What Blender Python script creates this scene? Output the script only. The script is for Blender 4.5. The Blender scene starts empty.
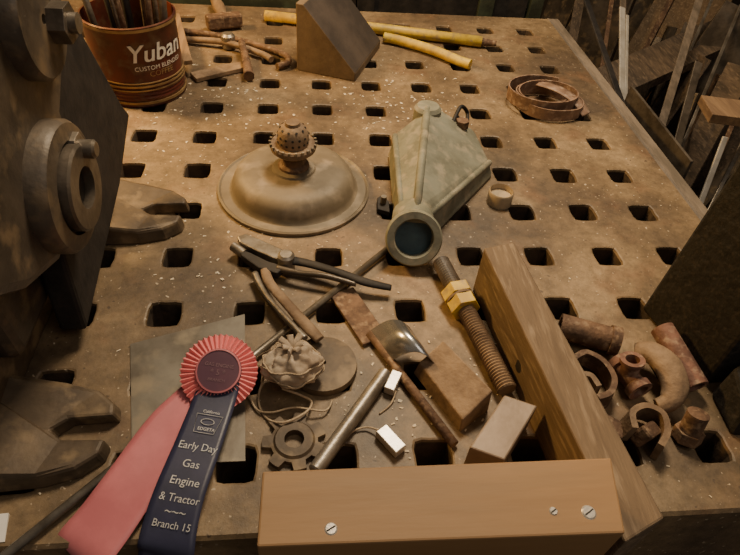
import bpy, bmesh, math, random
from mathutils import Matrix, Vector, Euler, noise as mnoise
random.seed(7)
V=Vector
S=0.09
# ------------------------------------------------------------ camera
cam=bpy.data.cameras.new('camera');co=bpy.data.objects.new('camera',cam);bpy.context.collection.objects.link(co)
R=[[.9944,-.0792,.0694],[-.0067,-.7053,-.7089],[.1051,.7045,-.7019]]
M3=Matrix([[R[0][0],-R[1][0],-R[2][0]],[R[0][1],-R[1][1],-R[2][1]],[R[0][2],-R[1][2],-R[2][2]]])
co.matrix_world=Matrix.Translation((-.114,-.5247,.486))@M3.to_quaternion().to_matrix().to_4x4()
cam.lens=580.1/740*36;cam.sensor_width=36;cam.clip_start=.01;bpy.context.scene.camera=co

# ------------------------------------------------------------ materials
MATS={}
def mat(name,c1,c2=None,rough=.6,metal=0,scale=20,bump=.3,c3=None,bscale=None,lo=.4,hi=.62,stretch=None,dist=.002):
    if name in MATS:return MATS[name]
    m=bpy.data.materials.new(name);m.use_nodes=True;n=m.node_tree.nodes;l=m.node_tree.links
    b=n['Principled BSDF'];b.inputs['Roughness'].default_value=rough;b.inputs['Metallic'].default_value=metal
    if c2 is None:c2=tuple(x*.7 for x in c1)
    tc=n.new('ShaderNodeTexCoord');mp=n.new('ShaderNodeMapping');l.new(tc.outputs['Object'],mp.inputs[0])
    if stretch:mp.inputs['Scale'].default_value=stretch
    t=n.new('ShaderNodeTexNoise');t.inputs['Scale'].default_value=scale;t.inputs['Detail'].default_value=8;t.inputs['Roughness'].default_value=.65
    l.new(mp.outputs[0],t.inputs['Vector'])
    r=n.new('ShaderNodeValToRGB');r.color_ramp.elements[0].position=lo;r.color_ramp.elements[0].color=(*c2,1)
    r.color_ramp.elements[1].position=hi;r.color_ramp.elements[1].color=(*c1,1)
    l.new(t.outputs[0],r.inputs[0]);out=r.outputs[0]
    if c3:
        t3=n.new('ShaderNodeTexNoise');t3.inputs['Scale'].default_value=scale*3.1;t3.inputs['Detail'].default_value=6
        l.new(mp.outputs[0],t3.inputs['Vector'])
        r3=n.new('ShaderNodeValToRGB');r3.color_ramp.elements[0].position=.52;r3.color_ramp.elements[1].position=.68
        l.new(t3.outputs[0],r3.inputs[0])
        mx=n.new('ShaderNodeMix');mx.data_type='RGBA';l.new(r3.outputs[0],mx.inputs[0]);l.new(out,mx.inputs[6]);mx.inputs[7].default_value=(*c3,1)
        out=mx.outputs[2]
    l.new(out,b.inputs['Base Color'])
    if bump:
        tb=n.new('ShaderNodeTexNoise');tb.inputs['Scale'].default_value=bscale or scale*6;tb.inputs['Detail'].default_value=6
        l.new(mp.outputs[0],tb.inputs['Vector'])
        bp=n.new('ShaderNodeBump');bp.inputs['Strength'].default_value=bump;bp.inputs['Distance'].default_value=dist
        l.new(tb.outputs[0],bp.inputs['Height']);l.new(bp.outputs[0],b.inputs['Normal'])
    MATS[name]=m;return m

def table_mat():
    m=bpy.data.materials.new('dusty_cast_iron_platen');m.use_nodes=True;n=m.node_tree.nodes;l=m.node_tree.links
    b=n['Principled BSDF'];b.inputs['Roughness'].default_value=.62
    tc=n.new('ShaderNodeTexCoord')
    def noise(s,d=8,r=.6):
        t=n.new('ShaderNodeTexNoise');t.inputs['Scale'].default_value=s;t.inputs['Detail'].default_value=d;t.inputs['Roughness'].default_value=r
        l.new(tc.outputs['Object'],t.inputs['Vector']);return t.outputs[0]
    def ramp(x,stops):
        r=n.new('ShaderNodeValToRGB');e=r.color_ramp.elements
        e[0].position,e[0].color=stops[0][0],(*stops[0][1],1)
        e[1].position,e[1].color=stops[-1][0],(*stops[-1][1],1)
        for p,c in stops[1:-1]:
            k=e.new(p);k.color=(*c,1)
        l.new(x,r.inputs[0]);return r.outputs[0]
    def mix(f,a,bb,mode='MIX'):
        x=n.new('ShaderNodeMix');x.data_type='RGBA';x.blend_type=mode
        if isinstance(f,float):x.inputs[0].default_value=f
        else:l.new(f,x.inputs[0])
        for i,q in ((6,a),(7,bb)):
            if isinstance(q,tuple):x.inputs[i].default_value=(*q,1)
            else:l.new(q,x.inputs[i])
        return x.outputs[2]
    base=ramp(noise(6,10,.64),[(.30,(.085,.06,.037)),(.5,(.20,.137,.075)),(.70,(.33,.235,.135))])
    stain=ramp(noise(3.1,8,.62),[(.39,(.85,.85,.85)),(.52,(0,0,0))])
    c=mix(stain,base,(.095,.066,.043))
    rst=ramp(noise(11,6,.6),[(.54,(0,0,0)),(.66,(.6,.6,.6))])
    c=mix(rst,c,(.18,.10,.052))
    fine=ramp(noise(60,8,.75),[(.35,(.62,.62,.62)),(.65,(1.22,1.22,1.22))])
    c=mix(1.0,c,fine,'MULTIPLY')
    sp=ramp(noise(170,2,.5),[(.68,(0,0,0)),(.73,(.9,.9,.9))])
    c=mix(sp,c,(.50,.40,.28))
    dk=ramp(noise(120,3,.5),[(.65,(0,0,0)),(.73,(.8,.8,.8))])
    c=mix(dk,c,(.055,.038,.027))
    l.new(c,b.inputs['Base Color'])
    bp=n.new('ShaderNodeBump');bp.inputs['Strength'].default_value=.5;bp.inputs['Distance'].default_value=.002
    l.new(noise(50,9,.7),bp.inputs['Height']);l.new(bp.outputs[0],b.inputs['Normal'])
    rr=n.new('ShaderNodeMapRange');rr.inputs[3].default_value=.34;rr.inputs[4].default_value=.74;l.new(noise(5),rr.inputs[0]);l.new(rr.outputs[0],b.inputs['Roughness'])
    return m

M_table=table_mat()
M_hole=mat('dark_hole_wall',(.10,.066,.04),(.04,.027,.018),.8,0,30,.4)  # hole walls below the rim, darker than the platen top
M_iron=mat('dark_cast_iron',(.105,.082,.06),(.045,.036,.028),.5,.25,14,.4,c3=(.18,.13,.08))
M_foot=mat('dusty_cast_iron_foot',(.14,.10,.062),(.07,.05,.033),.6,.15,14,.4,c3=(.21,.15,.088))
M_irondark=mat('black_iron',(.03,.025,.022),(.012,.010,.010),.7,.1,30,.6,bscale=60)
M_blackrough=mat('black_rough_casting',(.016,.014,.013),(.007,.006,.006),.75,.0,60,.9,c3=(.03,.024,.02),bscale=120)
M_boss=mat('machined_greasy_iron',(.17,.14,.11),(.08,.065,.05),.42,.5,25,.25)
M_steel=mat('dull_steel',(.34,.30,.25),(.18,.15,.115),.42,.7,30,.15)
M_bright=mat('bright_sheet_steel',(.66,.66,.64),(.46,.46,.46),.25,.9,12,.1)
M_rust=mat('rusty_steel',(.19,.11,.065),(.085,.048,.03),.75,.2,40,.5,c3=(.27,.18,.11))
M_rustred=mat('red_oxide_iron',(.23,.115,.08),(.12,.06,.043),.75,.1,40,.4,c3=(.30,.20,.14))
M_tanrust=mat('dusty_iron',(.28,.19,.115),(.14,.09,.055),.75,.1,30,.5)
M_pan=mat('dusty_grey_brown_pan',(.215,.17,.112),(.135,.105,.068),.6,.12,10,.25,c3=(.30,.235,.16))
M_green=mat('grey_green_casting',(.24,.235,.175),(.145,.14,.10),.7,.0,18,.35,c3=(.31,.27,.19))
M_greend=mat('blue_grey_bore',(.07,.12,.14),(.035,.06,.075),.5,.2,20,.2)
M_yel=mat('yellow_paint',(.72,.50,.05),(.48,.31,.04),.5,0,30,.2,c3=(.35,.25,.12))
M_wedge=mat('wedge_tan',(.19,.132,.08),(.11,.074,.044),.8,0,12,.4)
M_wedged=mat('wedge_shaded_slope',(.075,.054,.04),(.04,.029,.022),.7,0,12,.4)  # same block as wedge_tan, with the slope's shade painted into the colour
M_wood=mat('weathered_wood',(.27,.17,.09),(.14,.085,.048),.75,0,9,.35,stretch=(6,.6,6))
M_woodp=mat('plank_wood',(.20,.138,.083),(.105,.07,.043),.8,0,12,.5,stretch=(5,.7,5),c3=(.25,.18,.115),lo=.3,hi=.7)
M_woodd=mat('dark_old_wood',(.12,.085,.058),(.055,.04,.028),.8,0,12,.5,stretch=(5,1,5),c3=(.16,.115,.078))
M_board=mat('tan_board_wood',(.34,.195,.087),(.26,.147,.063),.6,0,6,.12,stretch=(.7,5,5),c3=(.29,.17,.078),lo=.3,hi=.7)
M_woodgrey=mat('grey_wood',(.21,.165,.125),(.11,.088,.065),.8,0,10,.4,stretch=(5,1,5))
M_leather=mat('leather_belt',(.27,.17,.115),(.15,.09,.06),.6,0,30,.3,c3=(.36,.26,.19))
M_canred=mat('coffee_can_red',(.115,.026,.017),(.055,.019,.013),.4,.2,18,.1,c3=(.11,.065,.04))
M_cangold=mat('coffee_can_gold',(.38,.26,.12),(.2,.12,.06),.4,.5,30,.1)
M_white=mat('off_white_print',(.75,.70,.60),(.62,.57,.48),.6,0,60,0)
M_pink=mat('pink_satin',(.88,.30,.30),(.80,.25,.25),.42,0,18,.05)
M_pinkd=mat('deep_pink_satin',(.60,.19,.21),(.50,.15,.17),.42,0,18,.05)
M_navy=mat('navy_satin',(.04,.042,.085),(.028,.030,.06),.4,0,18,.05)
M_purple=mat('mauve_satin',(.14,.06,.085),(.10,.045,.07),.45,0,18,.05)
M_faded=mat('faded_print',(.24,.14,.16),(.18,.10,.12),.5,0,40,0)
M_silver=mat('silver_print',(.62,.60,.58),(.5,.5,.5),.4,.2,40,0)
M_plate=mat('grey_sheet_plate',(.22,.20,.165),(.13,.112,.09),.45,.5,10,.15,c3=(.28,.235,.17))
M_blockm=mat('brown_steel_block',(.25,.19,.14),(.165,.12,.085),.5,.3,14,.2)
M_cloth=mat('dirty_cloth',(.50,.40,.29),(.32,.24,.165),.95,0,30,.9,bscale=70)
M_string=mat('string',(.50,.39,.26),(.34,.25,.16),.9,0,80,.4)
M_alum=mat('aluminium_tag',(.66,.62,.56),(.5,.46,.4),.35,.5,40,.1)
M_plastic=mat('clear_plastic',(.48,.39,.27),(.38,.30,.2),.25,0,20,0)
M_chip=mat('wood_chip',(.74,.65,.50),(.52,.42,.29),.9,0,90,0)
M_floor=mat('concrete_floor',(.09,.07,.055),(.035,.028,.022),.85,0,4,.4)
M_wall=mat('shop_wall',(.07,.053,.04),(.035,.027,.022),.9,0,3,.3)
M_paper=mat('paper',(.75,.72,.66),(.65,.62,.56),.8,0,30,0)
M_blue=mat('blue_paint',(.05,.12,.30),(.03,.07,.2),.5,0,20,.1)
M_gmach=mat('machine_green',(.06,.075,.05),(.03,.035,.025),.5,.1,20,.3)

# ------------------------------------------------------------ helpers
def link(o):bpy.context.collection.objects.link(o);return o
def E(name,loc=(0,0,0)):
    o=bpy.data.objects.new(name,None);o.empty_display_size=.02;o.location=loc;link(o);bpy.context.view_layer.update();return o
def part(p,name,verts,faces,m,smooth=False,bevel=0,sub=0,seg=2):
    me=bpy.data.meshes.new(name);me.from_pydata([tuple(v) for v in verts],[],faces)
    bm=bmesh.new();bm.from_mesh(me);bmesh.ops.recalc_face_normals(bm,faces=bm.faces);bm.to_mesh(me);bm.free()
    o=bpy.data.objects.new(name,me);link(o);me.materials.append(m)
    if smooth:
        for f in me.polygons:f.use_smooth=True
    if bevel:
        b=o.modifiers.new('b','BEVEL');b.width=bevel;b.segments=seg;b.limit_method='ANGLE';b.angle_limit=math.radians(35)
    if p is not None:
        o.parent=p;o.matrix_parent_inverse=p.matrix_world.inverted()
    return o
def box(p,name,c,s,m,rot=(0,0,0),bevel=.001):
    Rm=Euler(rot).to_matrix();c=V(c)
    vs=[c+Rm@V((x*s[0]/2,y*s[1]/2,z*s[2]/2)) for x in(-1,1) for y in(-1,1) for z in(-1,1)]
    return part(p,name,vs,[(0,1,3,2),(4,6,7,5),(0,4,5,1),(2,3,7,6),(0,2,6,4),(1,5,7,3)],m,bevel=bevel)
def hexa(p,name,bot,top,m,bevel=.001):
    n=len(bot);vs=[V(v) for v in bot]+[V(v) for v in top]
    f=[tuple(range(n))[::-1],tuple(range(n,2*n))]+[(i,(i+1)%n,n+(i+1)%n,n+i) for i in range(n)]
    return part(p,name,vs,f,m,bevel=bevel)
def prism(p,name,poly,z0,z1,m,bevel=.001):
    return hexa(p,name,[(x,y,z0) for x,y in poly],[(x,y,z1) for x,y in poly],m,bevel)
def xprism(p,name,poly,x0,x1,m,bevel=.002):
    return hexa(p,name,[(x0,y,z) for y,z in poly],[(x1,y,z) for y,z in poly],m,bevel)
def frame(d):
    d=V(d).normalized();u=V((0,0,1)) if abs(d.z)<.9 else V((1,0,0))
    a=d.cross(u).normalized();b=a.cross(d).normalized();return d,a,b
def smooth(pts,n=8,closed=False):
    P=[V(q) for q in pts];out=[];N=len(P)
    rng=range(N) if closed else range(N-1)
    for i in rng:
        p0=P[(i-1)%N] if (closed or i>0) else P[0];p1=P[i];p2=P[(i+1)%N];p3=P[(i+2)%N] if (closed or i+2<N) else P[-1]
        for k in range(n):
            t=k/n
            out.append(.5*((2*p1)+(p2-p0)*t+(2*p0-5*p1+4*p2-p3)*t*t+(-p0+3*p1-3*p2+p3)*t**3))
    if not closed:out.append(P[-1])
    return out
def sweep(p,name,pts,r,m,n=12,closed=False,asp=1.0,sm=True,bevel=0):
    P=[V(q) for q in pts];N=len(P);rl=r if isinstance(r,(list,tuple)) else [r]*N
    if len(rl)!=N:
        rad=[]
        for i in range(N):
            x=i*(len(rl)-1)/(N-1);k=min(int(x),len(rl)-2);rad.append(rl[k]*(1-x+k)+rl[k+1]*(x-k))
    else:rad=rl
    vs=[];a=None
    for i in range(N):
        t=(P[(i+1)%N]-P[i-1]) if closed else (P[min(i+1,N-1)]-P[max(i-1,0)])
        t.normalize()
        if a is None:_,a,b=frame(t)
        a=(a-t*a.dot(t)).normalized();b=a.cross(t).normalized()
        for k in range(n):
            th=2*math.pi*(k+.5)/n;vs.append(P[i]+a*math.cos(th)*rad[i]+b*math.sin(th)*rad[i]*asp)
    f=[];L=N if closed else N-1
    for i in range(L):
        for k in range(n):
            j=(i+1)%N;f.append((i*n+k,i*n+(k+1)%n,j*n+(k+1)%n,j*n+k))
    if not closed:f+=[tuple(range(n)),tuple(range((N-1)*n,N*n))[::-1]]
    o=part(p,name,vs,f,m,smooth=sm,bevel=bevel)
    if sm and not closed:
        o.data.polygons[-1].use_smooth=False;o.data.polygons[-2].use_smooth=False
    return o
def lathe(p,name,prof,c,m,axis=(0,0,1),n=48,closed=True,sm=True,rf=None,bevel=0):
    d,a,b=frame(axis);c=V(c);vs=[];f=[]
    for r,h in prof:
        for k in range(n):
            th=2*math.pi*k/n;q=r*(rf(th,r) if rf else 1);vs.append(c+d*h+(a*math.cos(th)+b*math.sin(th))*q)
    N=len(prof);rng=N if closed else N-1
    for i in range(rng):
        j=(i+1)%N
        for k in range(n):f.append((i*n+k,i*n+(k+1)%n,j*n+(k+1)%n,j*n+k))
    if not closed:f+=[tuple(range(n)),tuple(range((N-1)*n,N*n))]
    o=part(p,name,vs,f,m,bevel=bevel)
    if sm:
        for q in o.data.polygons:q.use_smooth=True
        e=o.modifiers.new('e','EDGE_SPLIT');e.split_angle=math.radians(38)
    return o
def solid(p,name,prof,c,m,axis=(0,0,1),n=48,**k):
    return lathe(p,name,prof,c,m,axis,n,closed=False,**k)
def hexnut(p,name,c,r,h,m,axis=(0,0,1),hole=.5):
    return lathe(p,name,[(r*hole,0),(r,0),(r,h),(r*hole,h)],c,m,axis,6,sm=False,bevel=.0008)
def text_geo(body,size):
    cu=bpy.data.curves.new('t','FONT');cu.body=body;cu.size=size;cu.align_x='CENTER';cu.align_y='CENTER';cu.extrude=size*.01;cu.resolution_u=3
    o=bpy.data.objects.new('t',cu);link(o);bpy.context.view_layer.update()
    dg=bpy.context.evaluated_depsgraph_get();me=o.evaluated_get(dg).to_mesh()
    vs=[v.co.copy() for v in me.vertices];fs=[tuple(q.vertices) for q in me.polygons]
    o.evaluated_get(dg).to_mesh_clear();bpy.data.objects.remove(o);return vs,fs
def thread(p,name,a,b,r,pitch,m,depth=.0012,n=20):
    a=V(a);b=V(b);L=(b-a).length;k=int(L/pitch*2);prof=[(.0001,0)]
    for i in range(k+1):prof.append((r-(depth if i%2 else 0),L*i/k))
    prof.append((.0001,L))
    return solid(p,name,prof,a,m,axis=b-a,n=n,sm=False)

# ------------------------------------------------------------ room
def slab(name,c,s,m):return box(None,name,c,s,m,bevel=0)
slab('floor',(0,.6,-.93),(5,5,.06),M_floor)
slab('wall_back',(0,2.1,.3),(5,.1,2.6),M_wall)
slab('wall_right',(2.0,.6,.3),(.1,5,2.6),M_wall)

# ------------------------------------------------------------ platen table
T=E('welding_platen_table')
bm=bmesh.new();X0,X1,Y0,Y1=-7.5*S,4.5*S,-3.5*S,8.5*S;D=-.11
for i in range(-7,5):
    for j in range(-3,9):
        cx,cy=i*S,j*S;h=S/2;hw=.0166+random.uniform(-.0006,.0008);ox,oy=random.uniform(-.001,.001),random.uniform(-.001,.001)
        outer=[];inner=[]
        for s in range(4):
            for k,t in enumerate((-1,-.5,0,.5)):
                if s==0:o_=(t,-1)
                elif s==1:o_=(1,t)
                elif s==2:o_=(-t,1)
                else:o_=(-1,-t)
                outer.append((cx+o_[0]*h,cy+o_[1]*h))
                q=V(o_)
                p_=7.0;ln=(abs(q.x)**p_+abs(q.y)**p_)**(1/p_);q=q/ln
                jit=1+random.uniform(-.03,.03)
                inner.append((cx+ox+q.x*hw*jit,cy+oy+q.y*hw*jit,q))
        N=16
        rO=[bm.verts.new((x,y,0)) for x,y in outer]
        rA=[bm.verts.new((x+q.x*.0026,y+q.y*.0026,0)) for x,y,q in inner]
        rA2=[bm.verts.new((x+q.x*.0008,y+q.y*.0008,-.0008)) for x,y,q in inner]
        rB=[bm.verts.new((x,y,-.004)) for x,y,q in inner]
        rC=[bm.verts.new((x,y,D)) for x,y,q in inner]
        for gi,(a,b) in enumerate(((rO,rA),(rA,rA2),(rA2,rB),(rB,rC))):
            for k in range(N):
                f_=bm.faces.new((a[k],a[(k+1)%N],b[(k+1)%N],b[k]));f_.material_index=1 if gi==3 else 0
XR,YF,YB,XL=.437,-.331,.80,-.70
def quad(*c):bm.faces.new([bm.verts.new(q) for q in c])
quad((X1,YF,0),(XR,YF,0),(XR,YB,0),(X1,YB,0));quad((XL,YF,0),(X0,YF,0),(X0,YB,0),(XL,YB,0))
quad((X0,YF,0),(X1,YF,0),(X1,Y0,0),(X0,Y0,0));quad((X0,Y1,0),(X1,Y1,0),(X1,YB,0),(X0,YB,0))
e=.003
ring=[(XL,YF),(XR,YF),(XR,YB),(XL,YB)];ring2=[(XL-e,YF-e),(XR+e,YF-e),(XR+e,YB+e),(XL-e,YB+e)]
for k in range(4):
    a,b=ring[k],ring[(k+1)%4];c,d=ring2[k],ring2[(k+1)%4]
    quad((*a,0),(*b,0),(*d,-e),(*c,-e));quad((*c,-e),(*d,-e),(*d,D),(*c,D))
bmesh.ops.remove_doubles(bm,verts=bm.verts,dist=1e-5);bmesh.ops.recalc_face_normals(bm,faces=bm.faces)
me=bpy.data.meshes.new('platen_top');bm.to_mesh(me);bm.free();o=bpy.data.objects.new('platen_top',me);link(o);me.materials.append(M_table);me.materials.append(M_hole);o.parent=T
for k,(x,y) in enumerate([(-.6,-.25),(.35,-.25),(.35,.72),(-.6,.72)]):box(T,'leg_%d'%k,(x,y,-.505),(.08,.08,.79),M_irondark)
box(T,'under_shelf',(-.13,.23,-.62),(.95,.95,.03),M_irondark)

# ------------------------------------------------------------ debris
ch=[];cf=[]
def flake(x,y,z=.0006,s=.003):
    fx=(x/S+.5)%1-.5;fy=(y/S+.5)%1-.5
    if abs(fx)<.24 and abs(fy)<.24:return
    a=random.random()*6.28;l=s*random.uniform(.4,1.3);w=l*random.uniform(.25,.8);b=len(ch);t=random.uniform(-.0004,.001)
    c,s_=math.cos(a),math.sin(a)
    for u,v,q in((-l,-w,0),(l,-w*.6,t),(l*.8,w,.0004),(-l*.7,w*.9,0)):
        ch.append((x+u*c/2-v*s_/2,y+u*s_/2+v*c/2,z+q))
    cf.append((b,b+1,b+2,b+3))
for _ in range(380):flake(random.uniform(-.6,.42),random.uniform(-.32,.78),s=random.choice([.0015,.002,.003]))
for _ in range(170):flake(random.gauss(-.27,.08),random.gauss(.36,.09),s=.005)
for _ in range(160):flake(random.gauss(.05,.08),random.gauss(.38,.08),s=.005)
for _ in range(110):flake(random.gauss(.0,.06),random.gauss(-.2,.04),s=.0035)
for _ in range(90):flake(random.gauss(-.22,.06),random.gauss(.0,.06),s=.004)
part(None,'scattered_wood_chips',ch,cf,M_chip)

# ------------------------------------------------------------ cast iron machine at left
P=E('bench_press_machine',(-.40,-.08,0))
def foot(nm,cy,zt,dx=0):
    pl=[(-.42,cy-.055),(-.315,cy-.048),(-.287,cy-.040),(-.270,cy-.026),(-.268,cy-.012),(-.305,cy-.011),(-.318,cy),(-.305,cy+.011),(-.266,cy+.013),(-.268,cy+.026),(-.285,cy+.042),(-.315,cy+.052),(-.42,cy+.06)]
    pl=[(x+dx,y) for x,y in pl]
    top=[(x-.004 if x>-.40 else x,cy+(y-cy)*.93,zt if x>-.35 else .040) for x,y in pl]
    hexa(P,nm,[(x,y,.0) for x,y in pl],top,M_foot,.003)
foot('foot_rear',.07,.018);foot('foot_front',-.238,.016,-.020)
xprism(P,'base_casting',[(-.31,0),(-.29,.05),(-.22,.09),(-.12,.10),(.02,.10),(.10,.07),(.125,0)],-.56,-.385,M_foot,.008)
xprism(P,'column',[(-.19,.05),(.03,.05),(.06,.24),(.05,.45),(-.22,.45)],-.54,-.365,M_iron,.01)
xprism(P,'gusset_plate',[(-.13,.02),(.06,.06),(.155,.10),(.135,.125),(.06,.26),(-.10,.26)],-.362,-.335,M_irondark,.004)
xprism(P,'upper_arm',[(-.34,.24),(-.27,.205),(-.20,.150),(-.14,.125),(-.075,.135),(-.05,.17),(-.045,.215),(.0,.25),(.025,.30),(.04,.45),(-.34,.45)],-.50,-.325,M_iron,.010)
c=(-.325,-.108,.180)
lathe(P,'boss_flange',[(.006,-.01),(.056,-.01),(.056,.012),(.053,.016),(.040,.018),(.040,.012),(.006,.012)],c,M_iron,axis=(1,0,0),n=56)
lathe(P,'boss_collar',[(.018,.01),(.037,.01),(.037,.024),(.035,.026),(.018,.026)],c,M_boss,axis=(1,0,0),n=48)
solid(P,'boss_shaft',[(.0001,.005),(.017,.005),(.017,.018),(.0001,.018)],c,M_irondark,axis=(1,0,0))
hexnut(P,'pivot_nut',(-.313,-.088,.205),.014,.010,M_steel,(1,0,0),.05)
solid(P,'pivot_bolt',[(.0001,0),(.008,0),(.008,.020),(.006,.022),(.0001,.022)],(-.312,-.088,.205),M_steel,axis=(1,0,0),n=24)
lathe(P,'upper_boss',[(.004,-.01),(.045,-.01),(.045,.010),(.042,.014),(.004,.014)],(-.325,-.06,.30),M_iron,axis=(1,0,0),n=48)
hexnut(P,'upper_nut',(-.312,-.045,.292),.016,.014,M_boss,(1,0,0),.05)
solid(P,'upper_stud',[(.0001,0),(.008,0),(.008,.020),(.0001,.020)],(-.312,-.045,.292),M_steel,axis=(1,0,0),n=20)

# ------------------------------------------------------------ coffee can with tools
C=E('coffee_can',(-.388,.42,0));c=(-.388,.42,0);r=.069
prof=[(.0001,.002),(r-.003,.002),(r,.0),(r+.0015,.003),(r,.006)]
for k in range(4):
    z=.012+k*.006;prof+=[(r,z),(r+.0012,z+.003)]
prof+=[(r,.036),(r,.116),(r+.0015,.120),(r+.002,.125),(r-.001,.126),(r-.0018,.118),(r-.0018,.006),(.0001,.006)]
lathe(C,'can_body',prof,c,M_canred,n=64)
for k,(z0,z1) in enumerate(((.119,.123),(.040,.0415),(.034,.037),(.028,.030),(.006,.010))):
    lathe(C,'gold_band_%d'%k,[(r,z0),(r+.0021,z0),(r+.0021,z1),(r,z1)],c,M_cangold,n=64)
def wrap_text(body,size,z,ang,m,slant=0.2):
    vs,fs=text_geo(body,size);out=[]
    for v in vs:
        th=ang+(v.x+slant*v.y)/r-math.pi/2;rr=r+.0012+max(v.z,0)
        out.append((c[0]+rr*math.cos(th),c[1]+rr*math.sin(th),z+v.y))
    part(C,'label_text',out,fs,m)
ta=math.radians(44)
for dd in(0,.008,.016):wrap_text('Yuban',.038,.086,ta+dd,M_white)
wrap_text('CUSTOM BLENDED',.0095,.064,ta,M_white,0)
wrap_text('COFFEE',.012,.054,ta,M_cangold,0)
for dd in(0,.008,.016):wrap_text('Yuban',.038,.086,ta+3.14+dd,M_white)
for k in range(11):
    a=random.random()*6.28;rr=random.uniform(.005,.045);bx,by=c[0]+rr*math.cos(a),c[1]+rr*math.sin(a)
    tx,ty=c[0]+(rr*1.2+.01)*math.cos(a),c[1]+(rr*1.2+.01)*math.sin(a);h=random.uniform(.18,.26)
    sweep(C,'tool_rod_%d'%k,[(bx,by,.01),(tx,ty,h)],random.uniform(.003,.007),random.choice([M_rust,M_boss,M_woodd,M_irondark]),n=10)

# ------------------------------------------------------------ pan with burner
c=(-.133,.14,0)
Pn=E('round_metal_pan',c)
lathe(Pn,'pan_dome',[(.0001,.034),(.018,.034),(.055,.0338),(.067,.0325),(.075,.0285),(.0805,.021),(.0835,.012),(.0855,.0065),(.088,.0045),(.099,.0045),(.1015,.0065),(.104,.005),(.104,.001),(.100,.0),(.086,.0008),(.082,.002),(.078,.018),(.066,.029),(.0001,.031)],c,M_pan,n=72)
lathe(Pn,'centre_boss',[(.010,.033),(.030,.033),(.028,.0365),(.024,.0375),(.010,.0375)],c,M_pan,n=48)
B=E('perforated_burner_head',(-.133,.14,.04))
lathe(B,'stem_foot',[(.010,.0376),(.021,.0376),(.0205,.041),(.017,.044),(.010,.044)],c,M_rust,n=40)
lathe(B,'stem',[(.010,.042),(.0165,.042),(.0155,.058),(.020,.060),(.010,.060)],c,M_rust,n=40)
lathe(B,'flange_ring',[(.010,.060),(.024,.060),(.0295,.065),(.0305,.071),(.0285,.0735),(.022,.072),(.010,.072)],c,M_tanrust,n=48)
lathe(B,'cap_dome',[(.0001,.072),(.020,.072),(.0205,.080),(.020,.086),(.017,.094),(.012,.0985),(.010,.099),(.009,.103),(.0001,.104)],c,M_tanrust,n=48)
for k in range(22):
    a=2*math.pi*k/22;d=V((math.cos(a),math.sin(a),0))
    box(B,'tooth_%d'%k,V(c)+d*.0298+V((0,0,.0735)),(.003,.003,.004),M_pan,rot=(0,0,a),bevel=0)
for lv,(rr,z,nn,ar) in enumerate([(.0203,.078,16,.0017),(.0198,.086,14,.0017),(.0160,.0952,10,.0016)]):
    for k in range(nn):
        a=2*math.pi*(k+.5*(lv%2))/nn;d=V((math.cos(a),math.sin(a),.12 if lv<2 else .9)).normalized()
        solid(B,'vent_%d_%d'%(lv,k),[(.0001,-.001),(ar,-.001),(ar,.0006),(.0001,.0006)],V(c)+V((math.cos(a)*rr,math.sin(a)*rr,z)),M_irondark,axis=d,n=8)

# ------------------------------------------------------------ green casting
G=E('iron_bracket_casting',(.05,.12,0))
vs=[(-.004,.035,0),(.042,.028,0),(.158,.170,0),(.150,.255,0),(.078,.268,0),(.006,.225,0),
    (.002,.030,.040),(.032,.028,.044),(.150,.176,.024),(.140,.245,.034),(.072,.256,.068),(.012,.218,.040),
    (.018,.028,.054),(.058,.228,.078)]
f=[(6,12,13,11),(13,10,11),(12,7,8),(12,8,13),(13,8,9),(13,9,10),(0,1,7,12,6),(1,2,8,7),(2,3,9,8),(3,4,10,9),(4,5,11,10),(5,0,6,11),(0,5,4,3,2,1)]
part(G,'tapered_body',vs,f,M_green,bevel=.006,seg=3)
sweep(G,'edge_rib_left',[(.002,.032,.038),(.013,.216,.040)],.0045,M_green,n=12)
sweep(G,'edge_rib_centre',[(.018,.03,.051),(.058,.232,.076)],.0055,M_green,n=12)
sweep(G,'edge_rib_right',[(.034,.03,.041),(.150,.178,.022)],.0045,M_green,n=12)
ax=V((-.12,-.85,.52)).normalized();fc=V((.010,-.014,.041))
lathe(G,'bore_ring',[(.0225,-.022),(.033,-.022),(.034,-.003),(.032,0),(.024,0),(.0225,-.002)],fc,M_green,axis=ax,n=48)
solid(G,'bore_inside',[(.0001,-.021),(.0224,-.021),(.0224,-.018),(.0001,-.018)],fc,M_greend,axis=ax,n=32)
sweep(G,'neck',[(.013,.010,.030),(.018,.045,.030)],[.028,.026],M_green,n=20)
solid(G,'rear_boss',[(.0001,0),(.020,0),(.020,.030),(.016,.035),(.0001,.036)],(.060,.236,.044),M_green,n=32)
sweep(G,'clamp_wire',smooth([(.10,.235,.05),(.115,.26,.065),(.13,.27,.05),(.125,.25,.04),(.11,.265,.05)]),.003,M_irondark,n=8)
solid(G,'flange_bolt',[(.0001,0),(.010,0),(.010,.012),(.0001,.012)],(.115,.235,.045),M_rust,n=6,sm=False)
LT=E('small_iron_latch',(-.012,.095,0))
prism(LT,'latch_plate',[(-.022,.085),(-.006,.078),(-.005,.10),(-.010,.118),(-.020,.110)],.0003,.008,M_irondark,.001)
solid(LT,'latch_pin',[(.0001,0),(.004,0),(.004,.012),(.0001,.012)],(-.013,.098,.007),M_steel,n=14)

# plastic cap
K=E('plastic_cap',(.153,.112,0))
lathe(K,'cap_shell',[(.0001,.001),(.0175,.0),(.0175,.018),(.0160,.020),(.0155,.004),(.0001,.004)],(.153,.112,0),M_plastic,n=32)
solid(K,'cap_disc',[(.0001,.010),(.0156,.010),(.0156,.0115),(.0001,.0115)],(.153,.112,0),M_plastic,n=32)

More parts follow.
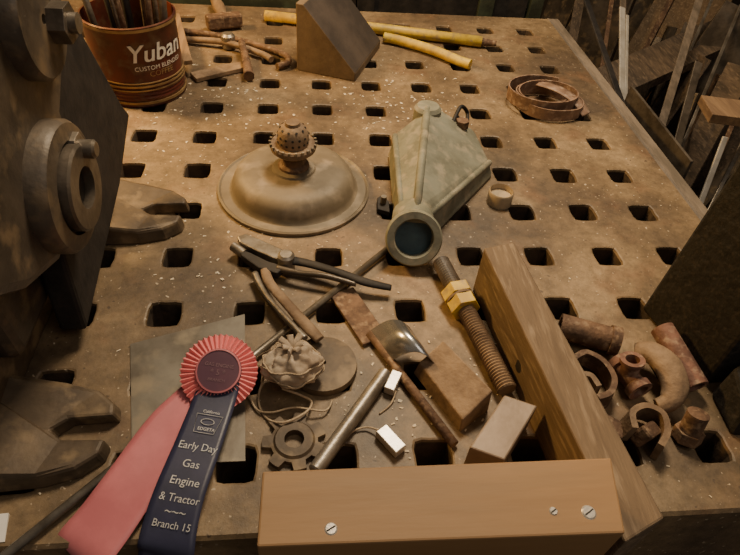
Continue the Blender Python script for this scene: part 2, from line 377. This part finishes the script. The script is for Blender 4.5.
# ------------------------------------------------------------ belt coil
Bt=E('leather_belt_coil',(.30,.395,0))
def strip(p,name,path,w,t,m,up=(0,0,1)):
    P_=[V(q) for q in path];vs=[];f=[];N=len(P_);up=V(up)
    for i in range(N):
        d=(P_[min(i+1,N-1)]-P_[max(i-1,0)]).normalized();s=d.cross(up).normalized()
        for a,b in((-1,0),(1,0),(1.6,1),(-.4,1)):vs.append(P_[i]+s*a*t/2+up*(b*w))
    for i in range(N-1):
        for k in range(4):f.append((i*4+k,i*4+(k+1)%4,i*4+4+(k+1)%4,i*4+4+k))
    f+=[(0,1,2,3),tuple(range(4*N-4,4*N))]
    return part(p,name,vs,f,m)
pts=[]
for k in range(100):
    a=k*.17+1.0;rr=.060-.00020*k+.006*math.sin(a*.43+1)
    pts.append((.300+rr*1.05*math.cos(a),.392+rr*.85*math.sin(a),.001+.005*(1+math.sin(a*.37))))
strip(Bt,'coil',pts,.022,.0022,M_leather)
strip(Bt,'loose_end',smooth([(.245,.40,.004),(.262,.352,.004),(.30,.335,.003),(.345,.345,.002),(.362,.375,.002),(.350,.40,.002)]),.020,.002,M_leather)
sweep(Bt,'folded_flap',smooth([(.30,.43,.024),(.325,.40,.028),(.35,.37,.022),(.365,.35,.008)]),.013,M_leather,n=8,asp=.14)

# ------------------------------------------------------------ wedge block
Wd=E('wedge_block',(-.05,.55,0))
A=(-.133,.503);Bb=(-.029,.463);Cc=(.030,.611);Dd=(-.075,.655)
vs=[(*A,0),(*Bb,0),(*Cc,0),(*Dd,0),(*A,.118),(*Dd,.118),(-.120,.498,.118),(-.062,.65,.118),(*Bb,.016),(*Cc,.016)]
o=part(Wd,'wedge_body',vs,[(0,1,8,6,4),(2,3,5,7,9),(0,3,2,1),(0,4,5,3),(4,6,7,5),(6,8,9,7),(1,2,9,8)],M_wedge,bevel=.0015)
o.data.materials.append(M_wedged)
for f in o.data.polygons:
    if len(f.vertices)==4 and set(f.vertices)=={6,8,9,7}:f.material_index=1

# ------------------------------------------------------------ yellow bars
Y=E('yellow_pry_bar',(.02,.67,0))
sweep(Y,'bar',[(-.20,.722,.012),(.05,.673,.012),(.24,.630,.012)],.0105,M_yel,n=14)
solid(Y,'tip',[(.0001,0),(.008,0),(.005,.03),(.0001,.03)],(.24,.630,.012),M_rust,axis=(.19,-.043,0),n=12)
Y2=E('yellow_pry_bar',(.10,.58,0))
sweep(Y2,'bar',smooth([(.04,.638,.011),(.07,.625,.011),(.13,.585,.011),(.175,.540,.011),(.195,.525,.011)]),.0095,M_yel,n=14)

# ------------------------------------------------------------ tools far left
Tg=E('blacksmith_tongs',(-.25,.58,0))
sweep(Tg,'rein_1',smooth([(-.36,.64,.008),(-.28,.62,.008),(-.20,.58,.008),(-.155,.545,.008),(-.150,.515,.008),(-.168,.498,.008)]),.006,M_rust,n=10)
sweep(Tg,'rein_2',smooth([(-.35,.60,.008),(-.27,.58,.014),(-.20,.545,.010),(-.18,.525,.008)]),.006,M_tanrust,n=10)
solid(Tg,'rivet',[(.0001,0),(.013,0),(.013,.022),(.009,.026),(.0001,.026)],(-.262,.585,.003),M_steel,n=20)
CZ=E('cold_chisel',(-.22,.49,0))
sweep(CZ,'chisel',smooth([(-.235,.56,.024),(-.225,.51,.018),(-.215,.45,.011)]),[.006,.007,.010],M_rust,n=8)
Hm=E('wooden_handle_hammer',(-.28,.72,0))
sweep(Hm,'handle',smooth([(-.31,.79,.018),(-.295,.74,.018),(-.283,.69,.018)]),[.009,.013,.010],M_wood,n=14)
box(Hm,'head',(-.278,.672,.018),(.07,.024,.026),M_rust,rot=(0,0,.35),bevel=.004)
Fb=E('flat_steel_bar',(-.27,.48,0))
box(Fb,'bar',(-.268,.478,.005),(.10,.026,.008),M_tanrust,rot=(0,0,.55))
Ws=E('wooden_slat',(-.33,.56,0))
box(Ws,'slat',(-.345,.555,.030),(.022,.20,.008),M_wood,rot=(.02,0,.25))

# ------------------------------------------------------------ pliers
Pl=E('locking_pliers',(-.14,-.03,0))
prism(Pl,'upper_jaw',[(-.200,.016),(-.190,.022),(-.170,.010),(-.140,-.010),(-.128,-.018),(-.135,-.030),(-.155,-.022),(-.180,-.006),(-.196,.006)],.009,.019,M_steel,.0015)
prism(Pl,'lower_jaw',[(-.196,-.004),(-.183,-.010),(-.160,-.026),(-.140,-.034),(-.150,-.046),(-.172,-.036),(-.192,-.016)],.007,.017,M_irondark,.0015)
solid(Pl,'pivot',[(.0001,0),(.010,0),(.010,.024),(.007,.027),(.0001,.027)],(-.140,-.024,.0003),M_steel,n=20)
sweep(Pl,'handle_long',smooth([(-.142,-.022,.016),(-.115,-.030,.017),(-.080,-.046,.018),(-.050,-.060,.016),(-.020,-.066,.012)]),[.007,.006,.0055,.006,.0045],M_irondark,n=12,asp=.6)
sweep(Pl,'handle_inner',smooth([(-.150,-.035,.014),(-.125,-.045,.016),(-.095,-.052,.018),(-.060,-.062,.014)]),[.0045,.0035,.0035,.003],M_boss,n=10)
sweep(Pl,'handle_bent',smooth([(-.165,-.030,.013),(-.158,-.060,.016),(-.135,-.100,.020),(-.115,-.130,.020),(-.103,-.145,.018)]),[.0055,.006,.006,.007,.0055],M_tanrust,n=12,asp=.6)
sweep(Pl,'release_lever',smooth([(-.176,-.040,.010),(-.160,-.080,.014),(-.135,-.120,.018),(-.118,-.145,.02)]),[.0045,.0035,.0035,.0035],M_steel,n=10)
solid(Pl,'adjust_screw',[(.0001,0),(.006,0),(.006,.018),(.0001,.018)],(-.19,-.008,.012),M_steel,axis=(-.6,.5,.1),n=14)

# ------------------------------------------------------------ rods
LR=E('long_steel_rod',(-.2,-.18,.004))
sweep(LR,'rod',[(-.012,.012,.0060),(-.40,-.398,.0060)],.004,M_steel,n=14)
GR=E('round_bar_stock',(-.07,-.23,.007))
a,b=V((-.037,-.180,.0075)),V((-.110,-.284,.0075))
solid(GR,'bar',[(.0001,0),(.0055,0),(.007,.0015),(.007,(b-a).length-.0015),(.0055,(b-a).length),(.0001,(b-a).length)],a,M_steel,axis=b-a,n=24)
RR=E('rusty_rod',(-.01,-.2,.006))
sweep(RR,'rod',[(-.049,-.128,.0055),(.019,-.262,.0055)],.0048,M_rust,n=14)
FB=E('rusty_strap',(-.06,-.1,0))
box(FB,'strap',(-.060,-.100,.003),(.030,.080,.005),M_rust,rot=(0,0,.42),bevel=.001)

# ------------------------------------------------------------ threaded bolt
Bo=E('threaded_bolt',(.06,-.11,.012))
a=V((.044,-.028,.0162));b=V((.082,-.208,.0110));d=(b-a).normalized()
thread(Bo,'threaded_lower',a+d*.07,b,.0105,.0034,M_tanrust,.0016)
thread(Bo,'threaded_upper',a,a+d*.05,.0105,.0034,M_steel,.0016)
solid(Bo,'shank',[(.0001,0),(.0098,0),(.0098,.03),(.0001,.03)],a+d*.045,M_steel,axis=d,n=24)
hexnut(Bo,'nut_upper',a+d*.046,.0185,.014,M_yel,d,.5)
hexnut(Bo,'nut_lower',a+d*.063,.0175,.015,M_yel,d,.5)
solid(Bo,'nut_washer',[(.0001,0),(.0165,0),(.0165,.003),(.0001,.003)],a+d*.060,M_tanrust,axis=d,n=24)

# ------------------------------------------------------------ plank on edge
PK=E('wooden_plank',(.11,-.2,0))
q=[(.0795,-.058),(.117,-.048),(.152,-.362),(.114,-.378)]
hexa(PK,'plank_body',[(x,y,0) for x,y in q],[(x,y,.066) for x,y in q],M_woodp,.002)
solid(PK,'knot_hole',[(.0001,0),(.007,0),(.007,.0008),(.0001,.0008)],(.0945,-.190,.026),M_irondark,axis=(-1,-.1,0),n=16)

# ------------------------------------------------------------ board at front edge
BD=E('wooden_board',(-.02,-.36,.03))
tp=[(-.147,-.3845),(.091,-.3885),(.102,-.3355),(-.146,-.3350)]
hexa(BD,'board_body',[(x,y,-.05) for x,y in tp],[(x,y,.113) for x,y in tp],M_board,.0015)
for k,(x,y,rr) in enumerate([(-.101,-.376,.0042),(.047,-.372,.003),(.071,-.374,.005)]):
    solid(BD,'screw_%d'%k,[(.0001,0),(rr,0),(rr*.8,.0008),(.0001,.0008)],(x,y,.113),M_alum,n=20)
    box(BD,'screw_slot_%d'%k,(x,y,.1139),(rr*1.5,.0008,.0004),M_irondark,rot=(0,0,.5),bevel=0)

# ------------------------------------------------------------ small blocks
SB=E('steel_block',(.056,-.264,0))
q=[(.066,-.232),(.094,-.245),(.050,-.297),(.022,-.284)]
hexa(SB,'block',[(x,y,0) for x,y in q],[(x,y,.04) for x,y in q],M_blockm,.0015)
VB=E('v_block',(.022,-.2,0))
hexa(VB,'block',[(-.008,-.177,0),(.022,-.158,0),(.061,-.224,0),(.028,-.247,0)],[(-.004,-.177,.018),(.022,-.160,.032),(.059,-.222,.032),(.028,-.244,.018)],M_tanrust,.0015)
SM=E('curved_sheet_metal',(-.02,-.15,0))
path=[]
for k in range(13):
    t=k/12;path.append(V((-.050+.044*t,-.126-.016*t,.030*math.sin(t*2.5)+.006)))
vs=[];f=[];w=V((.018,-.042,0));NP=len(path)
for q in path:
    for tt in(0,.0008):vs+= [q+V((0,0,tt)),q+w*.95+V((0,0,tt-.003))]
for k in range(NP-1):
    b0=k*4
    f+=[(b0,b0+1,b0+5,b0+4),(b0+2,b0+6,b0+7,b0+3),(b0,b0+4,b0+6,b0+2),(b0+1,b0+3,b0+7,b0+5)]
f+=[(0,2,3,1),(4*NP-4,4*NP-3,4*NP-1,4*NP-2)]
part(SM,'sheet',vs,f,M_bright,smooth=True)
for nm,cx,cy,l,w_,rz in(('a',-.031,-.192,.024,.011,1.1),('b',-.040,-.256,.028,.013,-.95)):
    tg=E('aluminium_tag',(cx,cy,0))
    box(tg,'tag_body',(cx,cy,.006),(l,w_,.010),M_alum,rot=(0,0,rz),bevel=.001)
    sweep(tg,'wire_tail',smooth([(cx-.006,cy+.008,.008),(cx-.02,cy+.016,.004),(cx-.035,cy+.012,.003),(cx-.045,cy-.002,.003)] if nm=='b' else [(cx+.002,cy-.010,.006),(cx-.004,cy-.022,.002),(cx-.016,cy-.032,.001)]),.0009,M_string,n=6)

# ------------------------------------------------------------ disc, bundle & string, gear
DS=E('iron_disc',(-.103,-.168,0))
lathe(DS,'disc',[(.003,0),(.034,0),(.035,.003),(.034,.009),(.028,.010),(.003,.010)],(-.100,-.168,0),M_foot,n=48)
CB=E('cloth_wrapped_bundle',(-.130,-.18,.03))
cc=V((-.130,-.184,.0285))
def cloth_pt(dv,k=1.0):
    dv=dv.normalized()
    fold=.10*math.sin(6*math.atan2(dv.y,dv.x)+5*dv.z)*max(0,dv.z+.2)
    nz=mnoise.noise(dv*1.7+V((3,1,2)))*.16+mnoise.noise(dv*4.5)*.10+mnoise.noise(dv*10)*.04
    q=1+fold+nz;top=max(0,dv.z-.75)*.5
    return cc+V((dv.x*.0275,dv.y*.024,dv.z*.0185))*(q+top)*k
bm=bmesh.new();bmesh.ops.create_icosphere(bm,subdivisions=5,radius=1)
for v_ in bm.verts:v_.co=cloth_pt(v_.co.copy())
me=bpy.data.meshes.new('bundle');bm.to_mesh(me);bm.free();me.materials.append(M_cloth)
for q in me.polygons:q.use_smooth=True
o=bpy.data.objects.new('bundle',me);link(o);o.parent=CB;o.matrix_parent_inverse=CB.matrix_world.inverted()
for k in range(7):
    a=k*.9;dd=V((math.cos(a),math.sin(a),0))
    sweep(CB,'gathered_fold_%d'%k,smooth([cc+V((0,.004,.016)),cc+V((0,.005,.022))+dd*.004,cc+V((0,.006,.026))+dd*(.010+.003*(k%2))]),[.004,.003,.0035],M_cloth,n=8,asp=.4)
for k,(tl,ps) in enumerate(((.15,0),(-.35,.6),(.55,1.5))):
    pts=[]
    for t in range(40):
        a=2*math.pi*t/40;dv=V((math.cos(a),math.sin(a),tl*math.cos(a+ps)+(.2 if k else -.05)));pts.append(cloth_pt(dv,1.03))
    sweep(CB,'string_wrap_%d'%k,pts,.0009,M_string,n=6,closed=True)
SG=[(-.150,-.165,.03),(-.158,-.185,.012),(-.163,-.205,.003),(-.155,-.225,.002),(-.138,-.236,.0105),(-.118,-.226,.010),(-.112,-.212,.006),(-.122,-.210,.015),(-.140,-.205,.02)]
sweep(CB,'string_loop',smooth(SG),.0012,M_string,n=6)
sweep(CB,'string_tail',smooth([(-.150,-.17,.035),(-.168,-.165,.012),(-.174,-.19,.006),(-.165,-.215,.003),(-.15,-.222,.006),(-.128,-.220,.010),(-.10,-.222,.006),(-.092,-.208,.002)]),.0010,M_string,n=6)
GE=E('iron_gear',(-.1275,-.250,0))
lathe(GE,'gear_body',[(.009,0),(.029,0),(.029,.006),(.019,.0065),(.017,.009),(.009,.009)],(-.128,-.252,0),M_foot,n=64,rf=lambda th,r:(1 if r<.02 else (1.0 if math.sin(th*7)>-.2 else .74)))

# ------------------------------------------------------------ steel plate
SP=E('sheet_steel_plate',(-.23,-.19,0))
q=[(-.297,-.133),(-.184,-.094),(-.171,-.268),(-.268,-.268)]
hexa(SP,'plate',[(x,y,.0002) for x,y in q],[(x,y,.0016) for x,y in q],M_plate,0)

# ------------------------------------------------------------ award rosette
AR=E('award_ribbon_rosette',(-.199,-.18,.02))
rc=V((-.199,-.190,.029));nrm=V((.0,-.44,.90)).normalized()
d,ua,ub=frame(nrm)
N=84;vs=[];f=[]
for ri,(rr,amp) in enumerate([(.016,.0004),(.024,.0012),(.030,.0018),(.0355,.0021)]):
    for k in range(N):
        th=2*math.pi*k/N;s=1 if k%2 else -1;q=rr*(1.03 if (ri==3 and k%2) else 1)
        vs.append(rc+(ua*math.cos(th)+ub*math.sin(th))*q+d*(s*amp-.003*(ri/3)))
for i in range(3):
    for k in range(N):f.append((i*N+k,i*N+(k+1)%N,(i+1)*N+(k+1)%N,(i+1)*N+k))
o=part(AR,'pleats',vs,f,M_pink);so=o.modifiers.new('s','SOLIDIFY');so.thickness=.0005
solid(AR,'backing_disc',[(.0001,-.006),(.024,-.006),(.024,-.004),(.0001,-.004)],rc,M_navy,axis=nrm,n=40)
solid(AR,'centre_disc',[(.0001,.000),(.0195,.000),(.0215,.0015),(.0205,.003),(.0001,.0034)],rc,M_purple,axis=nrm,n=48)
lathe(AR,'centre_rim',[(.0194,.0030),(.0210,.0026),(.0210,.0034),(.0194,.0038)],rc,M_pinkd,axis=nrm,n=48)
up=(V((.15,1,0))-nrm*V((.15,1,0)).dot(nrm)).normalized();rt=up.cross(nrm).normalized()
for tx,sz,oy in(('GAS ENGINE',.0048,.005),('* 5 *',.0075,-.002),('BRANCH',.0040,-.009)):
    vv,ff=text_geo(tx,sz);part(AR,'centre_text',[rc+nrm*(.0036+max(v.z,0))+rt*v.x+up*(v.y+oy) for v in vv],ff,M_faded)
def ribbon(name,path,w,m,fold=.0):
    P_=smooth(path,10);vs=[];f=[];N=len(P_);K=8
    for i in range(N):
        dd=(P_[min(i+1,N-1)]-P_[max(i-1,0)]);s=V((dd.y,-dd.x,0))
        if s.length<2e-4:s=last
        s=s.normalized()
        if s.x>0:s=-s
        last=s
        ww=w[0]+(w[1]-w[0])*i/(N-1)
        for k in range(K+1):
            t=k/K-.5;vs.append(P_[i]+s*t*ww+V((0,0,fold*math.cos(t*6+i*.15))))
    for i in range(N-1):
        for k in range(K):f.append((i*(K+1)+k,i*(K+1)+k+1,(i+1)*(K+1)+k+1,(i+1)*(K+1)+k))
    o=part(AR,name,vs,f,m,smooth=True);so=o.modifiers.new('s','SOLIDIFY');so.thickness=.0004
ribbon('pink_tail',[(-.210,-.194,.020),(-.216,-.207,.0130),(-.238,-.238,.0120),(-.260,-.285,.0110),(-.278,-.318,.0065),(-.289,-.335,.003),(-.295,-.3435,-.006),(-.297,-.345,-.02)],(.044,.056),M_pinkd,.0005)
ribbon('navy_tail',[(-.198,-.196,.024),(-.201,-.212,.0190),(-.210,-.255,.0175),(-.2205,-.300,.0155),(-.225,-.326,.0110),(-.2270,-.341,.004),(-.228,-.3455,-.008),(-.228,-.3465,-.02)],(.038,.048),M_navy,.0)
ang=math.radians(-13)
def flat_text(body,size,x,y,z,m=M_silver,sx=1,tl=.06):
    vv,ff=text_geo(body,size);ca,sa=math.cos(ang),math.sin(ang)
    part(AR,'ribbon_text',[(x+.002+v.x*sx*ca-v.y*sa,y+v.x*sx*sa+v.y*ca,z+.0006+v.y*tl+max(v.z,0)) for v in vv],ff,m)
flat_text('Early Day',.0096,-.2125,-.262,.0174,sx=.93)
flat_text('Gas',.0098,-.2163,-.2775,.0167)
flat_text('Engine',.0098,-.2195,-.2925,.0161)
flat_text('& Tractor',.0090,-.2220,-.3065,.0148,sx=.93,tl=.15)
flat_text('~~~',.010,-.2240,-.3165,.0131,tl=.2)
flat_text('Branch 15',.0078,-.2258,-.3265,.0112,tl=.25)
ca,sa=math.cos(ang),math.sin(ang)
def bd(u,v):return (-.2055+u*ca-v*sa,-.240+u*sa+v*ca,.0188+v*.03)
def outline(pts,nm):sweep(AR,nm,[bd(*p_) for p_ in pts],.00035,M_silver,n=5,closed=True)
outline([(-.012,.009),(.012,.009),(.009,-.009),(-.009,-.009)],'badge_frame')
outline([(.006*math.cos(t*.35),.003*math.sin(t*.35)+.002) for t in range(18)],'badge_oval')
flat_text('EDGETA',.0042,-.2075,-.2455,.0182)
flat_text('California',.0040,-.2045,-.2285,.0189)

PS=E('paper_scrap',(-.37,-.318,0))
hexa(PS,'paper',[(-.40,-.331,.0004),(-.352,-.328,.0004),(-.356,-.306,.0004),(-.40,-.308,.0004)],[(-.40,-.331,.0008),(-.352,-.328,.0008),(-.356,-.306,.003),(-.40,-.308,.0008)],M_paper,0)

# ------------------------------------------------------------ right cluster
PP=E('pipe_nipple',(.185,-.145,.018))
a,b=V((.158,-.132,.0185)),V((.216,-.156,.0185));L=(b-a).length
lathe(PP,'pipe',[(.0100,0),(.0140,0),(.0140,L-.010),(.0160,L-.010),(.0160,L),(.0100,L)],a,M_rust,axis=b-a,n=32)
SH=E('rusty_hinge_strap',(.175,-.205,.012))
strip(SH,'curved_leaf',smooth([(.156,-.178,.003),(.172,-.172,.004),(.188,-.184,.003),(.192,-.205,.002),(.182,-.222,.001),(.166,-.228,.001)]),.022,.006,M_rust)
strip(SH,'inner_leaf',smooth([(.160,-.192,.001),(.172,-.196,.002),(.176,-.210,.002)]),.016,.006,M_tanrust)
box(SH,'end_tab',(.172,-.246,.006),(.036,.018,.008),M_rust,rot=(.05,.1,-.6),bevel=.002)
VF=E('pipe_tee_fitting',(.208,-.19,.015))
lathe(VF,'run',[(.008,0),(.013,0),(.013,.008),(.010,.010),(.010,.030),(.013,.032),(.013,.040),(.008,.040)],(.207,-.178,.015),M_rustred,axis=(.25,-1,.0),n=28)
lathe(VF,'branch',[(.007,0),(.009,0),(.009,.014),(.012,.016),(.012,.020),(.007,.020)],(.211,-.197,.018),M_rustred,axis=(-.1,.2,1),n=28)
CH=E('c_hook',(.235,-.20,.02))
sweep(CH,'hook',smooth([(.228,-.170,.020),(.240,-.176,.026),(.250,-.194,.027),(.250,-.216,.022),(.240,-.230,.016),(.228,-.232,.012)]),[.009,.013,.015,.014,.010,.007],M_tanrust,n=14,asp=.7)
PC=E('rust_red_pipe',(.262,-.19,.02))
a,b=V((.266,-.146,.028)),V((.278,-.214,.016));L=(b-a).length
lathe(PC,'pipe',[(.008,0),(.0120,0),(.0120,L),(.008,L)],a,M_rustred,axis=b-a,n=28)
KN=E('bent_rusty_strap',(.20,-.255,.02))
strip(KN,'strap_loop',smooth([(.186,-.262,.001),(.190,-.245,.003),(.206,-.240,.006),(.220,-.250,.006),(.218,-.268,.003),(.206,-.282,.001)]),.024,.006,M_tanrust)
box(KN,'strap_lug',(.203,-.262,.012),(.022,.014,.022),M_rust,rot=(.2,.3,.5),bevel=.003)
BF=E('hex_pipe_plug',(.243,-.25,.01))
hexnut(BF,'plug_head',(.247,-.264,.003),.014,.012,M_rust,(.1,.3,1),.1)
solid(BF,'plug_body',[(.0001,0),(.010,0),(.010,.022),(.0001,.024)],(.247,-.262,.014),M_rust,axis=(.1,.3,1),n=24)
BK=E('black_iron_block',(.34,-.15,0))
hexa(BK,'block',[(.300,-.201,0),(.42,-.19,0),(.42,-.085,0),(.277,-.092,0)],[(.294,-.205,.32),(.42,-.20,.32),(.42,-.105,.32),(.277,-.108,.32)],M_blackrough,.004)
BK2=E('black_iron_shoe',(.34,-.24,0))
hexa(BK2,'shoe',[(.296,-.262,0),(.42,-.27,0),(.42,-.208,0),(.300,-.212,0)],[(.300,-.255,.035),(.42,-.262,.05),(.42,-.208,.07),(.302,-.212,.05)],M_blackrough,.005)

# ------------------------------------------------------------ right side scrap
def beam(p,name,a,b,w,t,m,roll=0,bevel=.001):
    a=V(a);b=V(b);d,s,u=frame(b-a);q=Matrix.Rotation(roll,3,d);s=q@s;u=q@u
    c=[(-1,-1),(1,-1),(1,1),(-1,1)]
    return hexa(p,name,[a+s*x*w/2+u*y*t/2 for x,y in c],[b+s*x*w/2+u*y*t/2 for x,y in c],m,bevel)
AI=E('angle_iron_rail',(.455,.4,-.02))
box(AI,'rail_side',(.4445,.35,-.030),(.005,.94,.05),M_woodgrey)
box(AI,'rail_top',(.458,.35,-.008),(.022,.94,.004),M_woodgrey)
LP=E('scrap_material_pile',(.8,.6,-.5))
hexa(LP,'steel_sheet',[(.490,.470,-.45),(.520,.235,-.45),(.525,.235,-.45),(.495,.470,-.45)],[(.488,.455,.012),(.520,.250,-.018),(.525,.250,-.018),(.493,.455,.012)],M_boss,0)
woods=[M_woodd,M_boss,M_iron,M_iron,M_woodgrey,M_rust,M_boss,M_woodd]
rnd=random.Random(5)
for k in range(50):
    y=-.15+k*.038+rnd.uniform(-.03,.03);x=.60+rnd.uniform(0,.25)
    a=(x,y-rnd.uniform(0,.12),-.88);b=(x+rnd.uniform(.12,.40),y+rnd.uniform(.0,.30),rnd.uniform(-.22,-.02))
    mm=woods[k%8]
    if mm in(M_rust,M_boss):wd,tk=rnd.choice([.010,.016,.03]),rnd.choice([.004,.01])
    else:wd,tk=rnd.choice([.04,.07,.12]),rnd.choice([.006,.012])
    beam(LP,'stock_%d'%k,a,b,wd,tk,mm,roll=rnd.uniform(-.6,.6))
# wide sheets and planks leaning in the rack
for k,(y,x,w_,m,zt,ly) in enumerate([(.32,.66,.16,M_iron,-.06,.10),(.55,.72,.20,M_woodd,-.03,.12),(.82,.78,.22,M_boss,-.02,.10),(1.10,.80,.20,M_woodp,.0,.15),(1.35,.70,.22,M_iron,.02,.10),(.10,.64,.14,M_boss,-.10,.12)]):
    beam(LP,'leaning_sheet_%d'%k,(x,y,-.88),(x+.28,y+ly,zt),w_,.008,m,roll=1.2)
beam(LP,'cross_plank',(.63,.42,-.012),(1.10,.32,-.012),.075,.018,M_wood)
beam(LP,'cross_plank_2',(.60,.78,-.16),(1.2,1.1,-.08),.12,.025,M_woodd)
beam(LP,'rack_post',(.95,.40,-.9),(.95,.40,-.03),.06,.06,M_woodd)
for k,(a,b,w_,m) in enumerate([((.50,.40,-.12),(.56,.72,.06),.014,M_alum),((.53,.43,-.15),(.60,.76,.03),.007,M_alum),((.62,.5,-.4),(1.05,1.15,.05),.008,M_steel),((.60,.35,-.4),(1.0,.95,.0),.008,M_steel),((.56,.55,-.4),(.75,1.2,.05),.012,M_rust),((.58,.2,-.3),(.85,.55,.0),.008,M_steel),((.66,.3,-.4),(.95,.75,.05),.01,M_rust),((.54,.15,-.3),(.60,.30,.0),.010,M_alum),((.58,.05,-.35),(.80,.30,-.02),.012,M_rust),((.70,.6,-.4),(.80,1.3,.05),.02,M_woodgrey),((.60,.9,-.4),(.74,1.4,.1),.03,M_woodd),((.56,.02,-.3),(.64,.26,-.05),.02,M_woodgrey),((.57,.28,-.3),(.72,.62,-.01),.018,M_boss),((.60,.42,-.3),(.86,.92,.02),.020,M_woodgrey)]):
    beam(LP,'strip_%d'%k,a,b,w_,.004,m,roll=.3)
BS=E('black_steel_strap',(.5,.7,0))
beam(BS,'strap',(.478,.44,-.02),(.500,.92,.10),.018,.004,M_irondark,roll=.4)

# ------------------------------------------------------------ machines beyond far edge
MB=E('green_machine_base',(-.2,.86,0))
box(MB,'base',(-.27,.89,-.02),(.46,.14,.10),M_gmach,bevel=.01)
box(MB,'blue_guard',(-.36,.85,.05),(.05,.03,.06),M_blue,bevel=.004)
solid(MB,'hub',[(.0001,0),(.05,0),(.05,.05),(.0001,.05)],(-.22,.88,.03),M_gmach,n=32)
sweep(MB,'lever',[(-.15,.85,.03),(-.08,.88,.10)],.008,M_steel,n=10)
box(MB,'stand',(-.27,.91,-.48),(.36,.12,.82),M_gmach)
MB2=E('steel_stand',(.35,.9,0))
box(MB2,'post_1',(.30,.86,-.35),(.035,.035,1.1),M_gmach)
box(MB2,'post_2',(.42,.86,-.35),(.03,.03,1.1),M_gmach)
box(MB2,'cross',(.20,.87,.0),(.40,.03,.05),M_irondark)
box(MB2,'cross_low',(.20,.87,-.55),(.40,.03,.05),M_rust)
box(MB2,'post_3',(.02,.87,-.35),(.04,.04,1.1),M_irondark)

# ------------------------------------------------------------ lights
def area(name,loc,target,size,energy,col):
    l=bpy.data.lights.new(name,'AREA');l.size=size;l.energy=energy;l.color=col;o=bpy.data.objects.new(name,l);link(o);o.location=loc
    o.rotation_euler=(V(target)-V(loc)).to_track_quat('-Z','Y').to_euler();return o
area('overhead_lamp',(.15,.50,1.20),(.03,.08,0),.32,21.5,(1,.79,.53))
area('shop_lamp',(-.80,.50,.62),(-.2,.10,0),.16,13,(1,.58,.18))
area('fill_lamp',(.6,-.9,1.6),(0,0,0),.9,5,(1,.87,.74))
w=bpy.data.worlds.new('w');bpy.context.scene.world=w;w.use_nodes=True
w.node_tree.nodes['Background'].inputs[0].default_value=(1,.85,.68,1);w.node_tree.nodes['Background'].inputs[1].default_value=.12
